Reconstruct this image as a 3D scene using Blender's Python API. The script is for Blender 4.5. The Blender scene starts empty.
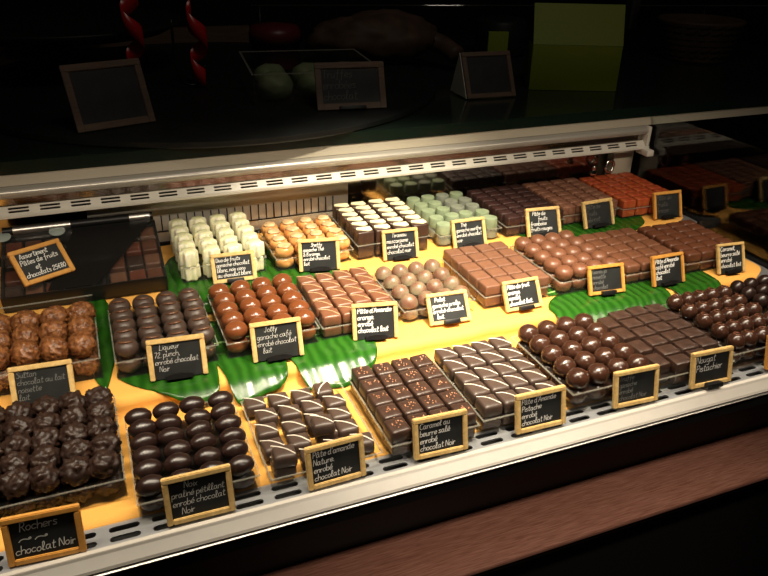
import bpy, bmesh, math, random
from math import sin, cos, pi, sqrt
from mathutils import Vector, Matrix, noise

random.seed(7)
scene = bpy.context.scene
COL = scene.collection
PI = pi

# ------------------------------------------------------------------ helpers
def link(name, mesh, parent=None, loc=(0, 0, 0), rot=(0, 0, 0)):
    o = bpy.data.objects.new(name, mesh)
    COL.objects.link(o)
    o.location = loc
    o.rotation_euler = rot
    if parent is not None:
        o.parent = parent
    return o

def tag(o, label=None, cat=None, group=None, kind=None):
    if label: o['label'] = label
    if cat: o['category'] = cat
    if group: o['group'] = group
    if kind: o['kind'] = kind
    return o

def empty(name, loc=(0, 0, 0), rot=(0, 0, 0)):
    o = link(name, None, None, loc, rot)
    o.empty_display_size = .02
    return o

def to_mesh(bm, name, mat, smooth=True, angle=None):
    bmesh.ops.recalc_face_normals(bm, faces=bm.faces)
    me = bpy.data.meshes.new(name)
    bm.to_mesh(me)
    bm.free()
    for m in (mat if isinstance(mat, (list, tuple)) else [mat]):
        me.materials.append(m)
    if smooth:
        me.polygons.foreach_set('use_smooth', [True] * len(me.polygons))
        if angle:
            try:
                me.set_sharp_from_angle(angle=angle)
            except Exception:
                pass
    return me

def box_into(bm, x0, x1, y0, y1, z0, z1, mi=0):
    vs = [bm.verts.new(p) for p in ((x0, y0, z0), (x1, y0, z0), (x1, y1, z0), (x0, y1, z0),
                                    (x0, y0, z1), (x1, y0, z1), (x1, y1, z1), (x0, y1, z1))]
    for f in ((0, 3, 2, 1), (4, 5, 6, 7), (0, 1, 5, 4), (1, 2, 6, 5), (2, 3, 7, 6), (3, 0, 4, 7)):
        bm.faces.new([vs[i] for i in f]).material_index = mi
    return vs

def box_mesh(name, mat, *boxes, bev=0.0, smooth=False):
    bm = bmesh.new()
    for b in boxes:
        box_into(bm, *b)
    if bev:
        bmesh.ops.bevel(bm, geom=list(bm.edges), offset=bev, segments=2, profile=.5, affect='EDGES')
    return to_mesh(bm, name, mat, smooth or bev > 0, .6)

def prism_x(name, mat, prof, x0, x1, bev=0, smooth=False):
    """closed (y,z) profile extruded along x"""
    bm = bmesh.new()
    a = [bm.verts.new((x0, y, z)) for y, z in prof]
    b = [bm.verts.new((x1, y, z)) for y, z in prof]
    n = len(prof)
    for i in range(n):
        bm.faces.new((a[i], a[(i + 1) % n], b[(i + 1) % n], b[i]))
    bm.faces.new(a[::-1]); bm.faces.new(b)
    return to_mesh(bm, name, mat, smooth, .6)

def catmull(pts, n=5):
    if len(pts) < 3:
        return [Vector(p) for p in pts]
    P = [Vector(p) for p in pts]
    P = [P[0] * 2 - P[1]] + P + [P[-1] * 2 - P[-2]]
    out = []
    for i in range(1, len(P) - 2):
        for k in range(n):
            t = k / n
            p0, p1, p2, p3 = P[i - 1], P[i], P[i + 1], P[i + 2]
            out.append(.5 * ((2 * p1) + (p2 - p0) * t + (2 * p0 - 5 * p1 + 4 * p2 - p3) * t * t + (3 * p1 - p0 - 3 * p2 + p3) * t ** 3))
    out.append(P[-2])
    return out

def tube_into(bm, pts, r, n=8, rad=None, closed=False):
    pts = [Vector(p) for p in pts]
    rings = []
    up = Vector((0, 0, 1))
    N = len(pts)
    for i, p in enumerate(pts):
        if closed:
            d = pts[(i + 1) % N] - pts[i - 1]
        else:
            d = pts[min(i + 1, N - 1)] - pts[max(i - 1, 0)]
        d.normalize()
        s = d.cross(up)
        if s.length < 1e-4: s = d.cross(Vector((1, 0, 0)))
        s.normalize(); u = s.cross(d)
        rr = rad[i] if rad else r
        rings.append([bm.verts.new(p + (s * cos(2 * PI * k / n) + u * sin(2 * PI * k / n)) * rr) for k in range(n)])
    for i in range(N if closed else N - 1):
        a, b = rings[i], rings[(i + 1) % N]
        for k in range(n):
            bm.faces.new((a[k], a[(k + 1) % n], b[(k + 1) % n], b[k]))
    if not closed:
        bm.faces.new(rings[0][::-1]); bm.faces.new(rings[-1])

def tube_mesh(name, mat, *paths, r=.001, n=8):
    bm = bmesh.new()
    for p in paths:
        tube_into(bm, p, r, n)
    return to_mesh(bm, name, mat)

def lathe_into(bm, prof, n=24, c=(0, 0, 0), fn=None):
    """prof [(r,z)] bottom to top; fn(theta, r, z)->r"""
    rings = []
    for r, z in prof:
        if r < 1e-6:
            rings.append([bm.verts.new((c[0], c[1], c[2] + z))])
        else:
            ring = []
            for k in range(n):
                th = 2 * PI * k / n
                rr = fn(th, r, z) if fn else r
                ring.append(bm.verts.new((c[0] + rr * cos(th), c[1] + rr * sin(th), c[2] + z)))
            rings.append(ring)
    for a, b in zip(rings, rings[1:]):
        for k in range(n):
            k2 = (k + 1) % n
            if len(a) == 1: bm.faces.new((a[0], b[k2], b[k]))
            elif len(b) == 1: bm.faces.new((a[k], a[k2], b[0]))
            else: bm.faces.new((a[k], a[k2], b[k2], b[k]))
    if len(rings[0]) > 1: bm.faces.new(rings[0][::-1])
    if len(rings[-1]) > 1: bm.faces.new(rings[-1])

def lathe(name, mat, prof, n=24, fn=None, angle=None):
    bm = bmesh.new()
    lathe_into(bm, prof, n, fn=fn)
    return to_mesh(bm, name, mat, True, angle)

# ------------------------------------------------------------------ materials
def mat(name, col, rough=.5, spec=.5, metal=0, noise_amt=0, noise_scale=60, col2=None, bump=0, bump_scale=200,
        coat=0, sss=0, emit=None):
    m = bpy.data.materials.new(name)
    m.use_nodes = True
    nt = m.node_tree; N = nt.nodes; Lk = nt.links
    b = N['Principled BSDF']
    b.inputs['Base Color'].default_value = (*col, 1)
    b.inputs['Roughness'].default_value = rough
    b.inputs['Specular IOR Level'].default_value = spec
    b.inputs['Metallic'].default_value = metal
    b.inputs['Coat Weight'].default_value = coat
    b.inputs['Coat Roughness'].default_value = .15
    if sss:
        b.inputs['Subsurface Weight'].default_value = sss
        b.inputs['Subsurface Radius'].default_value = (.006, .003, .001)
        b.inputs['Subsurface Scale'].default_value = 1
    tc = N.new('ShaderNodeTexCoord')
    if col2 or noise_amt:
        if not col2:
            col2 = tuple(min(1, c * (1 + noise_amt)) for c in col)
        n = N.new('ShaderNodeTexNoise'); n.inputs['Scale'].default_value = noise_scale; n.inputs['Detail'].default_value = 4
        Lk.new(tc.outputs['Object'], n.inputs['Vector'])
        r = N.new('ShaderNodeValToRGB')
        r.color_ramp.elements[0].position = .35; r.color_ramp.elements[1].position = .68
        r.color_ramp.elements[0].color = (*col, 1); r.color_ramp.elements[1].color = (*col2, 1)
        Lk.new(n.outputs['Fac'], r.inputs['Fac']); Lk.new(r.outputs['Color'], b.inputs['Base Color'])
    if bump:
        n2 = N.new('ShaderNodeTexNoise'); n2.inputs['Scale'].default_value = bump_scale; n2.inputs['Detail'].default_value = 3
        Lk.new(tc.outputs['Object'], n2.inputs['Vector'])
        bp = N.new('ShaderNodeBump'); bp.inputs['Strength'].default_value = bump; bp.inputs['Distance'].default_value = .002
        Lk.new(n2.outputs['Fac'], bp.inputs['Height']); Lk.new(bp.outputs['Normal'], b.inputs['Normal'])
    return m

def clear_mat(name, tint=(.97, .98, .97), ior=1.45, haze=0.0, hcol=(.9, .9, .85), boost=1.0, rough=.03):
    """thin clear sheet: transparent with Fresnel gloss (and a little milky diffuse)"""
    m = bpy.data.materials.new(name); m.use_nodes = True
    nt = m.node_tree; N = nt.nodes; Lk = nt.links
    N.remove(N['Principled BSDF'])
    out = N['Material Output']
    t = N.new('ShaderNodeBsdfTransparent'); t.inputs[0].default_value = (*tint, 1)
    g = N.new('ShaderNodeBsdfGlossy'); g.inputs['Roughness'].default_value = rough
    fr = N.new('ShaderNodeFresnel'); fr.inputs['IOR'].default_value = ior
    ge = N.new('ShaderNodeNewGeometry')
    mul = N.new('ShaderNodeMath'); mul.operation = 'MULTIPLY'; mul.inputs[1].default_value = boost; mul.use_clamp = True
    # a back face would see the inverse ratio: use the facing-independent angle
    inv = N.new('ShaderNodeMix'); inv.data_type = 'FLOAT'
    inv.inputs[2].default_value = ior; inv.inputs[3].default_value = 1 / ior
    Lk.new(ge.outputs['Backfacing'], inv.inputs[0]); Lk.new(inv.outputs[0], fr.inputs['IOR'])
    Lk.new(fr.outputs[0], mul.inputs[0])
    mx = N.new('ShaderNodeMixShader')
    Lk.new(mul.outputs[0], mx.inputs[0]); Lk.new(t.outputs[0], mx.inputs[1]); Lk.new(g.outputs[0], mx.inputs[2])
    last = mx
    if haze:
        d = N.new('ShaderNodeBsdfDiffuse'); d.inputs[0].default_value = (*hcol, 1)
        mx2 = N.new('ShaderNodeMixShader'); mx2.inputs[0].default_value = haze
        Lk.new(last.outputs[0], mx2.inputs[1]); Lk.new(d.outputs[0], mx2.inputs[2]); last = mx2
    Lk.new(last.outputs[0], out.inputs[0])
    return m

def wood_mat(name, c1, c2, scale=(3, 60, 60), rough=.45, spec=.4):
    m = mat(name, c1, rough, spec)
    nt = m.node_tree; N = nt.nodes; Lk = nt.links; b = N['Principled BSDF']
    tc = N.new('ShaderNodeTexCoord'); mp = N.new('ShaderNodeMapping'); mp.inputs['Scale'].default_value = scale
    n = N.new('ShaderNodeTexNoise'); n.inputs['Scale'].default_value = 4; n.inputs['Detail'].default_value = 6
    n.inputs['Distortion'].default_value = .6
    r = N.new('ShaderNodeValToRGB'); r.color_ramp.elements[0].position = .3; r.color_ramp.elements[1].position = .7
    r.color_ramp.elements[0].color = (*c1, 1); r.color_ramp.elements[1].color = (*c2, 1)
    Lk.new(tc.outputs['Object'], mp.inputs['Vector']); Lk.new(mp.outputs[0], n.inputs['Vector'])
    Lk.new(n.outputs['Fac'], r.inputs['Fac']); Lk.new(r.outputs['Color'], b.inputs['Base Color'])
    return m

M = {}
M['dark'] = mat('dark_chocolate', (.040, .020, .0135), .36, .5, noise_amt=.5, noise_scale=90, bump=.12, bump_scale=160)
M['dark_matte'] = mat('matte_dark_chocolate', (.056, .034, .025), .42, .5, noise_amt=.3, noise_scale=60, bump=.1, bump_scale=120)
M['dark_gloss'] = mat('glossy_dark_chocolate', (.018, .0080, .006), .30, .55, noise_amt=.5, noise_scale=80, bump=.15, bump_scale=140)
M['rough'] = mat('rugged_dark_chocolate', (.017, .0080, .0055), .46, .4, col2=(.036, .016, .010), noise_scale=110, bump=.35, bump_scale=260)
M['ball'] = mat('dark_ball_chocolate', (.036, .014, .008), .22, .55, noise_amt=.5, noise_scale=120, bump=.12, bump_scale=200)
M['milk'] = mat('milk_chocolate', (.155, .062, .032), .36, .45, noise_amt=.25, noise_scale=70, bump=.08, bump_scale=150)
M['milk_gloss'] = mat('glossy_milk_chocolate', (.15, .045, .015), .2, .55, noise_amt=.2, noise_scale=70)
M['milk_dull'] = mat('dull_milk_chocolate', (.155, .070, .040), .45, .4, noise_amt=.3, noise_scale=60, bump=.08, bump_scale=150)
M['milk_dark'] = mat('deep_milk_chocolate', (.10, .034, .016), .4, .45, noise_amt=.4, noise_scale=60, bump=.15, bump_scale=90)
M['rocher'] = mat('nutty_milk_chocolate', (.10, .032, .010), .38, .5, col2=(.30, .12, .04), noise_scale=170, bump=.5, bump_scale=380)
M['mottle'] = mat('mottled_milk_chocolate', (.15, .055, .034), .36, .45, col2=(.25, .21, .13), noise_scale=42)  # pale greenish mottling over the milk brown
M['icing'] = mat('white_icing', (.78, .72, .62), .5, .3)
M['icing_tan'] = mat('tan_icing', (.55, .38, .22), .5, .3)
M['curl'] = mat('curl_chocolate', (.13, .050, .026), .2, .6)
M['ridge'] = mat('ridge_highlight', (.15, .062, .030), .25, .6)  # lighter than the dome: the ridge's highlight is put into its colour
M['salt'] = mat('amber_salt', (.45, .14, .05), .25, .6, col2=(.6, .35, .22), noise_scale=400)
M['white'] = mat('white_chocolate', (.90, .86, .66), .45, .4, col2=(.86, .83, .50), noise_scale=70, sss=.1)
M['whitetop'] = mat('green_tinted_white', (.74, .74, .36), .5, .4, col2=(.88, .85, .6), noise_scale=90)
M['cream'] = mat('cream_chocolate', (.82, .74, .48), .45, .4, noise_amt=.1)
M['amber'] = mat('amber_glaze', (.55, .22, .06), .25, .5, col2=(.75, .40, .14), noise_scale=90)
M['palecap'] = mat('pale_cap', (.75, .55, .30), .4, .4, col2=(.40, .20, .09), noise_scale=60)
M['green'] = mat('green_dusted', (.20, .25, .15), .6, .3, col2=(.30, .36, .22), noise_scale=60, bump=.1)
M['greyg'] = mat('grey_dusted', (.16, .17, .14), .6, .3, col2=(.26, .28, .21), noise_scale=60, bump=.1)
M['jred'] = mat('red_fruit_jelly', (.36, .050, .016), .35, .45, col2=(.5, .12, .035), noise_scale=90, bump=.4, bump_scale=700)
M['jbrown'] = mat('brown_fruit_jelly', (.15, .055, .03), .5, .4, col2=(.28, .13, .08), noise_scale=130, bump=.4, bump_scale=700)
M['box_brown'] = mat('boxed_brown', (.14, .062, .035), .35, .5, noise_amt=.6)
M['box_red'] = mat('boxed_reddish', (.12, .032, .016), .35, .5, noise_amt=.6)
M['jdark'] = mat('blackcurrant_fruit_jelly', (.022, .009, .008), .45, .4, col2=(.06, .024, .02), noise_scale=130, bump=.4, bump_scale=700)
M['frame'] = wood_mat('pine_frame', (.56, .36, .125), (.78, .55, .23), (40, 40, 40), .45)
M['frame_or'] = wood_mat('orange_pine_frame', (.60, .27, .05), (.72, .36, .08), (40, 40, 40), .45)
M['board'] = mat('chalkboard', (.016, .017, .017), .45, .35, noise_amt=.5, noise_scale=40)
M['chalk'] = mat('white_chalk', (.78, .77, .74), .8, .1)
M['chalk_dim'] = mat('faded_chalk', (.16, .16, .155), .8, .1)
M['blackplastic'] = mat('black_plastic', (.008, .0075, .0075), .4, .35)
M['steel'] = mat('brushed_steel', (.55, .53, .50), .32, .5, 1, noise_amt=.1, noise_scale=30)
M['reflection_steel'] = mat('reflection_matt_steel', (.62, .58, .52), .42, .5, .55, noise_amt=.15, noise_scale=12)  # lighter and duller than the mirror: bright reflection put into the metal colour
M['steel_strip'] = mat('grey_steel_strip', (.42, .43, .45), .42, .5, .7)
M['mirror'] = mat('polished_steel', (.38, .35, .32), .12, .5, 1, noise_amt=.15, noise_scale=9)
M['rail_metal'] = mat('front_rail_enamel', (.52, .49, .44), .38, .5, noise_amt=.05)
M['roll_metal'] = mat('satin_roll', (.56, .52, .46), .3, .6, .35)
M['white_metal'] = mat('white_enamel', (.70, .66, .58), .35, .5, noise_amt=.05)
M['cream_metal'] = mat('cream_enamel', (.50, .44, .34), .5, .4)
M['chrome'] = mat('chrome', (.8, .78, .75), .08, .5, 1)
M['blackpanel'] = mat('black_panel', (.010, .009, .009), .45, .3)
M['ledge'] = wood_mat('reddish_brown_wood', (.22, .088, .058), (.42, .20, .14), (9, 160, 160), .36, .5)
M['dark_wood'] = mat('dark_stained_wood', (.03, .016, .012), .4, .4)
M['backwood'] = wood_mat('dim_back_wood', (.10, .06, .04), (.16, .10, .06), (5, 60, 60))
M['leafmid'] = mat('leaf_midrib', (.22, .42, .10), .35, .5)
M['tray'] = clear_mat('clear_plastic', tint=(.985,.985,.975), boost=.3, haze=.004)
M['rim'] = clear_mat('clear_plastic_rim', tint=(.9, .9, .86), haze=.16, hcol=(.72, .70, .60), boost=1.2, rough=.15)
M['lid'] = clear_mat('clear_lid', tint=(.93, .93, .93), haze=.006, boost=.8)
M['glass'] = clear_mat('case_glass', tint=(.96, .98, .97), ior=1.5, boost=1.3, rough=.0)
M['fglass'] = clear_mat('front_glass', tint=(.985, .99, .987), ior=1.5, boost=1.0, rough=.0)
M['shelf_glass'] = mat('dark_green_glass', (.012, .020, .015), .12, .5)
M['shelf_edge'] = mat('green_glass_edge', (.006, .016, .011), .2, .5)
M['red'] = mat('red_ribbon', (.45, .012, .01), .3, .5)
M['lime'] = mat('lime_card', (.17, .22, .012), .55, .3)
M['slate'] = mat('dark_slate', (.008, .009, .009), .5, .3, noise_amt=.6, noise_scale=14)
M['brownbag'] = mat('brown_paper', (.06, .035, .022), .6, .3, noise_amt=.5, noise_scale=25)
M['redbox'] = mat('dark_red_box', (.10, .012, .012), .4, .4)
M['paper'] = mat('white_card', (.80, .76, .64), .6, .2)
M['pastry'] = mat('pale_green_pastry', (.13, .16, .08), .6, .3, noise_amt=.4, noise_scale=50)
M['floor'] = mat('dark_floor', (.02, .018, .016), .6, .3)
M['wall'] = mat('dark_wall', (.012, .010, .009), .8, .2)
M['disc'] = clear_mat('frosted_disc', tint=(.7, .75, .72), haze=.55, hcol=(.55, .62, .58))

# cloth: saturated golden fabric with fine weave
mc = mat('golden_cloth', (.85, .43, .095), .75, .15, bump=.25, bump_scale=900)
M['cloth'] = mc
# leaf: fine ribs across the blade
ml = mat('banana_leaf', (.03, .15, .012), .22, .28)
nt = ml.node_tree; N = nt.nodes; Lk = nt.links
tc = N.new('ShaderNodeTexCoord'); w = N.new('ShaderNodeTexWave'); w.inputs['Scale'].default_value = 24
w.inputs['Distortion'].default_value = 4; w.inputs['Detail'].default_value = 2; w.bands_direction = 'X'
r = N.new('ShaderNodeValToRGB'); r.color_ramp.elements[0].color = (.011, .064, .005, 1); r.color_ramp.elements[1].color = (.024, .105, .010, 1)
bp = N.new('ShaderNodeBump'); bp.inputs['Strength'].default_value = .12; bp.inputs['Distance'].default_value = .002
Lk.new(tc.outputs['Object'], w.inputs['Vector']); Lk.new(w.outputs['Fac'], r.inputs['Fac'])
Lk.new(r.outputs['Color'], N['Principled BSDF'].inputs['Base Color'])
Lk.new(w.outputs['Fac'], bp.inputs['Height']); Lk.new(bp.outputs['Normal'], N['Principled BSDF'].inputs['Normal'])
M['leaf'] = ml

# ------------------------------------------------------------------ levels of the stepped deck
LV = {1: 0.0, 2: .020, 3: .040}
Y12, Y23 = .706, .882                 # risers
def surf(y):
    return 0.0 if y < Y12 else (.020 if y < Y23 else .040)

# ------------------------------------------------------------------ the room
bm = bmesh.new(); box_into(bm, -2.5, 3.5, -2.0, 3.0, -.82, -.80)
tag(link('floor', to_mesh(bm, 'floor', M['floor'], False)), kind='structure')
bm = bmesh.new(); box_into(bm, -2.5, 3.5, 2.6, 2.65, -.80, 1.8)
tag(link('wall_back', to_mesh(bm, 'wall_back', M['wall'], False)), kind='structure')

# ------------------------------------------------------------------ the display case
case = empty('display_case', (0, 0, -.80))
tag(case, 'long glass fronted refrigerated chocolate counter with white rails and wooden ledge', 'display case')
def cpart(name, me):
    o = link(name, me, case); o.location = (0, 0, .80); return o
XL, XR = -.42, .957
# stepped deck (under the cloth)
cpart('stepped_deck', prism_x('stepped_deck', M['steel_strip'],
    [(.546, -.004), (Y12 + .002, -.004), (Y12 + .002, .016), (Y23 + .002, .016), (Y23 + .002, .036), (1.075, .036), (1.075, -.03), (.546, -.03)], XL, XR))
# slotted strips from filled curves
def slotted(name, mtl, x0, x1, h, slots, sl, sh, th=.001):
    cu = bpy.data.curves.new(name, 'CURVE'); cu.dimensions = '2D'; cu.fill_mode = 'BOTH'; cu.extrude = th
    def spl(pts):
        s = cu.splines.new('POLY'); s.points.add(len(pts) - 1); s.use_cyclic_u = True
        for p, q in zip(s.points, pts): p.co = (q[0], q[1], 0, 1)
    spl([(x0, 0), (x1, 0), (x1, h), (x0, h)])
    for cx, cy in slots:
        pts = []
        rr = sh / 2
        for k in range(7):
            a = -PI / 2 + PI * k / 6
            pts.append((cx + sl / 2 - rr + rr * cos(a), cy + rr * sin(a)))
        for k in range(7):
            a = PI / 2 + PI * k / 6
            pts.append((cx - sl / 2 + rr + rr * cos(a), cy + rr * sin(a)))
        spl(pts)
    tmp = bpy.data.objects.new(name, cu)
    COL.objects.link(tmp)
    bpy.context.view_layer.update()
    dg = bpy.context.evaluated_depsgraph_get()
    me = bpy.data.meshes.new_from_object(tmp.evaluated_get(dg))
    bpy.data.objects.remove(tmp)
    me.materials.clear(); me.materials.append(mtl)
    me.name = name
    return me
P = .0375
xs = [-.0245 + P * k for k in range(-8, 26)]
me = slotted('front_grille', M['steel_strip'], XL, XR, .0275, [(x, yy) for x in xs for yy in (.0075, .0195)], .027, .0066)
o = cpart('front_grille', me); o.location = (0, .5195, .80 - .0022)
cpart('grille_channel', box_mesh('grille_channel', M['blackpanel'], (XL, XR, .5195, .546, -.0285, -.024)))
P2 = .0392
xs = [-.1025 + P2 * k for k in range(-6, 27)]
me = slotted('rear_grille', M['white_metal'], XL, XR - .004, .0125, [(x, yy) for x in xs for yy in (.0040, .0088)], .026, .0031)
o = cpart('rear_grille', me); o.location = (0, 1.0330, .80 + .1290); o.rotation_euler = (math.radians(49), 0, 0)
cpart('grille_backing', box_mesh('grille_backing', M['blackpanel'], (XL, XR - .004, 1.050, 1.06, .122, .137)))
cpart('grille_lip', prism_x('grille_lip', M['white_metal'], [(1.0332, .1288), (1.031, .1300), (1.0288, .1288), (1.0288, .1258), (1.031, .1246), (1.0332, .1255)], XL, XR - .004))
cpart('steel_recess', box_mesh('steel_recess', M['mirror'], (XL, XR - .004, 1.043, 1.047, .1372, .151)))
# lamp housing roll
prof = []
for k in range(13):
    a = -PI * .5 - PI * k / 12
    prof.append((1.042 + .011 * cos(a), .1580 + .0082 * sin(a)))
prof += [(1.056, .1662), (1.056, .1498)]
cpart('light_rail', prism_x('light_rail', M['roll_metal'], prof, XL, XR - .006, smooth=True))
cpart('shelf_fascia', prism_x('shelf_fascia', M['cream_metal'], [(1.0405, .1668), (1.044, .1735), (1.047, .180), (1.07, .180), (1.07, .1668)], XL, 1.4))
bm = bmesh.new(); box_into(bm, XL - .4, 1.75, 1.046, 1.95, .1812, .199)
cpart('glass_shelf', to_mesh(bm, 'glass_shelf', M['shelf_glass'], False))
cpart('shelf_edge', box_mesh('shelf_edge', M['shelf_edge'], (XL - .4, 1.75, 1.0445, 1.0458, .1812, .199)))
# back panel
cpart('back_panel', box_mesh('back_panel', M['mirror'], (XL, XR, 1.086, 1.094, .0, .19)))
cpart('reflection_panel', box_mesh('reflection_panel', M['reflection_steel'], (-.02, .385, 1.0846, 1.0858, .041, .122)))  # added lighter sheet, stands in for a bright reflection in the back panel
# short black louvres on the back panel
bm = bmesh.new()
for k in range(24):
    x = .07 + k * .0125
    box_into(bm, x, x + .0016, 1.0832, 1.0845, .060, .084)
box_into(bm, .06, .36, 1.0832, 1.0845, .0575, .0592)
cpart('rear_louvres', to_mesh(bm, 'rear_louvres', M['blackplastic'], False))
# end fittings
cpart('corner_post', box_mesh('corner_post', M['cream_metal'], (.905, .95, 1.062, 1.082, .036, .118), bev=.002))
bm = bmesh.new()
lathe_into(bm, [(0, 0), (.006, 0), (.007, .004), (.004, .008), (.004, .014), (.006, .016), (0, .019)], 12, (.852, 1.05, .079))
lathe_into(bm, [(0, 0), (.003, .001), (.0035, .003), (0, .006)], 10, (.851, 1.052, .104))
cpart('chrome_fitting', to_mesh(bm, 'chrome_fitting', M['chrome']))
bm = bmesh.new()
tube_into(bm, [(.894 + .010 * cos(a * PI / 8), 1.058, .089 + .011 * sin(a * PI / 8)) for a in range(16)], .0028, 8, closed=True)
cpart('chrome_ring', to_mesh(bm, 'chrome_ring', M['chrome']))
cpart('rail_bracket', box_mesh('rail_bracket', M['white_metal'], (.938, .9535, 1.014, 1.046, .115, .1265), (.946, .9535, 1.03, 1.05, .127, .166), bev=.002))
# front rail: grey inner ledge, white sloping face, bright lip
cpart('front_rail', prism_x('front_rail', M['rail_metal'],
    [(.5200, -.0004), (.5135, .0002), (.5118, -.0012), (.5008, -.0052), (.4990, -.0072), (.5005, -.0080), (.5200, -.0080)], XL, 1.5))
cpart('rail_lip', prism_x('rail_lip', M['steel'], [(.4995, -.0092), (.4972, -.0098), (.4978, -.0112), (.5015, -.0110)], XL, 1.5))
cpart('rail_underside', box_mesh('rail_underside', M['blackpanel'], (XL, 1.5, .5025, .546, -.030, -.0115)))
cpart('base_panel', box_mesh('base_panel', M['blackpanel'], (XL, 1.5, .574, .60, -.80, -.030)))
cpart('wooden_ledge', box_mesh('wooden_ledge', M['ledge'], (XL, 1.5, .4935, .5735, -.157, -.150), bev=.0012))
cpart('ledge_moulding', box_mesh('ledge_moulding', M['dark_wood'], (XL, 1.5, .5005, .5735, -.172, -.1575), bev=.002))
cpart('kick_panel', box_mesh('kick_panel', M['blackpanel'], (XL, 1.5, .535, .573, -.80, -.1725)))
# glass: end wall and front pane
cpart('end_glass', box_mesh('end_glass', M['glass'], (.9585, .9605, .522, 1.085, .001, .19)))
bm = bmesh.new()
q = [bm.verts.new(p) for p in ((XL, .5155, .0035), (.9605, .5155, .0035), (.9605, .535, .62), (XL, .535, .62))]
bm.faces.new(q)
cpart('front_glass', to_mesh(bm, 'front_glass', M['fglass'], False))

# ------------------------------------------------------------------ cloth
def cloth_profile():
    pts = []
    def seg(y0, z0, y1, z1, n):
        for k in range(n): pts.append((y0 + (y1 - y0) * k / n, z0 + (z1 - z0) * k / n))
    seg(.5465, -.002, .5475, .0006, 1)
    seg(.5475, .0006, Y12 - .006, .0006, 18)
    seg(Y12 - .006, .0006, Y12 - .001, .006, 2)
    seg(Y12 - .001, .006, Y12, .016, 3)
    seg(Y12, .016, Y12 + .005, .0206, 2)
    seg(Y12 + .005, .0206, Y23 - .006, .0206, 18)
    seg(Y23 - .006, .0206, Y23 - .001, .026, 2)
    seg(Y23 - .001, .026, Y23, .036, 3)
    seg(Y23, .036, Y23 + .005, .0406, 2)
    seg(Y23 + .005, .0406, 1.07, .0406, 16)
    pts.append((1.07, .0406))
    return pts
bm = bmesh.new()
prof = cloth_profile()
nx = 170
rows = []
for (y, z) in prof:
    lev = 1 if z < .003 else (2 if z < .023 else 3)
    # rounded right-hand ends of each step
    front = {1: .547, 2: Y12, 3: Y23}[lev]
    xend = .945 - .035 * max(0, 1 - (y - front) / .03) ** 2 if lev > 1 else .945
    row = []
    for i in range(nx + 1):
        x = -.33 + (xend + .33) * i / nx
        flat = abs(y - Y12) > .012 and abs(y - Y23) > .012
        a = .0006 if flat else .0022
        nz = noise.noise(Vector((x * 22, y * 30, 1))) * a
        ny = noise.noise(Vector((x * 30, 0, 5))) * (0 if flat else .0028)
        row.append(bm.verts.new((x, y + ny, z + max(nz, -.0004))))
    rows.append(row)
for a, b in zip(rows, rows[1:]):
    for i in range(nx):
        bm.faces.new((a[i], a[i + 1], b[i + 1], b[i]))
cl = link('yellow_cloth', to_mesh(bm, 'yellow_cloth', M['cloth']))
tag(cl, 'golden yellow cloth spread over the stepped display deck under the trays', 'cloth')

# ------------------------------------------------------------------ leaves
def drape(y):
    """height of a leaf hugging the steps, sagging in front of each riser"""
    def ramp(y, y0, w, z0, z1):
        t = min(1, max(0, (y - (y0 - w)) / w)); t = t * t * (3 - 2 * t)
        return z0 + (z1 - z0) * t
    if y < .80: return ramp(y, Y12 + .006, .042, .0016, .0218)
    return ramp(y, Y23 + .006, .03, .0214, .0418)
def leaf_into(bm, st, nv=14, sub=5, amp=.0008):
    S = catmull(st, sub)
    grid = []
    for s in S:
        x, y0, y1 = s
        col = []
        for k in range(nv + 1):
            y = y0 + (y1 - y0) * k / nv
            z = drape(y) + amp * (1 + sin(x * 2 * PI / .021 + y * 40 + 3 * noise.noise(Vector((x * 30, 0, 3))))) * .5
            col.append(bm.verts.new((x + (y1 - y) * .0, y, z)))
        grid.append(col)
    for a, b in zip(grid, grid[1:]):
        for k in range(nv):
            bm.faces.new((a[k], b[k], b[k + 1], a[k + 1]))
def leaf(name, lobes, label, extra=None):
    bm = bmesh.new()
    for st in lobes: leaf_into(bm, st)
    bmesh.ops.remove_doubles(bm, verts=bm.verts, dist=.0004)
    if extra: extra(bm)
    o = link(name, to_mesh(bm, name, M['leaf']))
    tag(o, label, 'leaf', 'green leaves under the trays')
    md = o.modifiers.new('thick', 'SOLIDIFY'); md.thickness = .0005; md.offset = 1
    return o
LA = leaf('banana_leaf', [
    [(-.012, .752, .758), (.000, .735, .762), (.012, .722, .765), (.034, .704, .765), (.055, .692, .765), (.077, .688, .765), (.092, .695, .765), (.097, .72, .765), (.099, .745, .765)],
    [(.099, .745, .765), (.103, .72, .765), (.107, .69, .765), (.115, .678, .765), (.142, .684, .765), (.162, .688, .765), (.174, .70, .765), (.178, .725, .765), (.180, .743, .765)],
    [(.180, .743, .765), (.184, .72, .765), (.190, .69, .765), (.200, .672, .765), (.215, .676, .765), (.236, .673, .765), (.262, .684, .765), (.280, .692, .765), (.290, .71, .765), (.296, .74, .765)],
    [(-.012, .758, .759), (.0, .762, .80), (.03, .765, .835), (.1, .765, .845), (.2, .765, .845), (.27, .765, .835), (.296, .765, .80)]],
    'large split banana leaf hanging over the step in front of the milk chocolate trays')
LB = leaf('banana_leaf', [
    [(.549, .708, .722), (.556, .69, .735), (.575, .676, .75), (.607, .669, .755), (.66, .668, .755), (.70, .669, .755), (.728, .676, .755), (.740, .69, .755), (.745, .715, .755), (.747, .74, .755)],
    [(.747, .74, .755), (.752, .715, .755), (.762, .69, .755), (.78, .676, .755), (.805, .672, .755), (.825, .682, .755), (.838, .705, .755), (.842, .73, .75)],
    [(.57, .755, .757), (.60, .755, .80), (.68, .755, .82), (.76, .755, .82), (.83, .755, .78)]],
    'glossy banana leaf draped in front of the fluted milk domes and flat rectangles')
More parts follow.
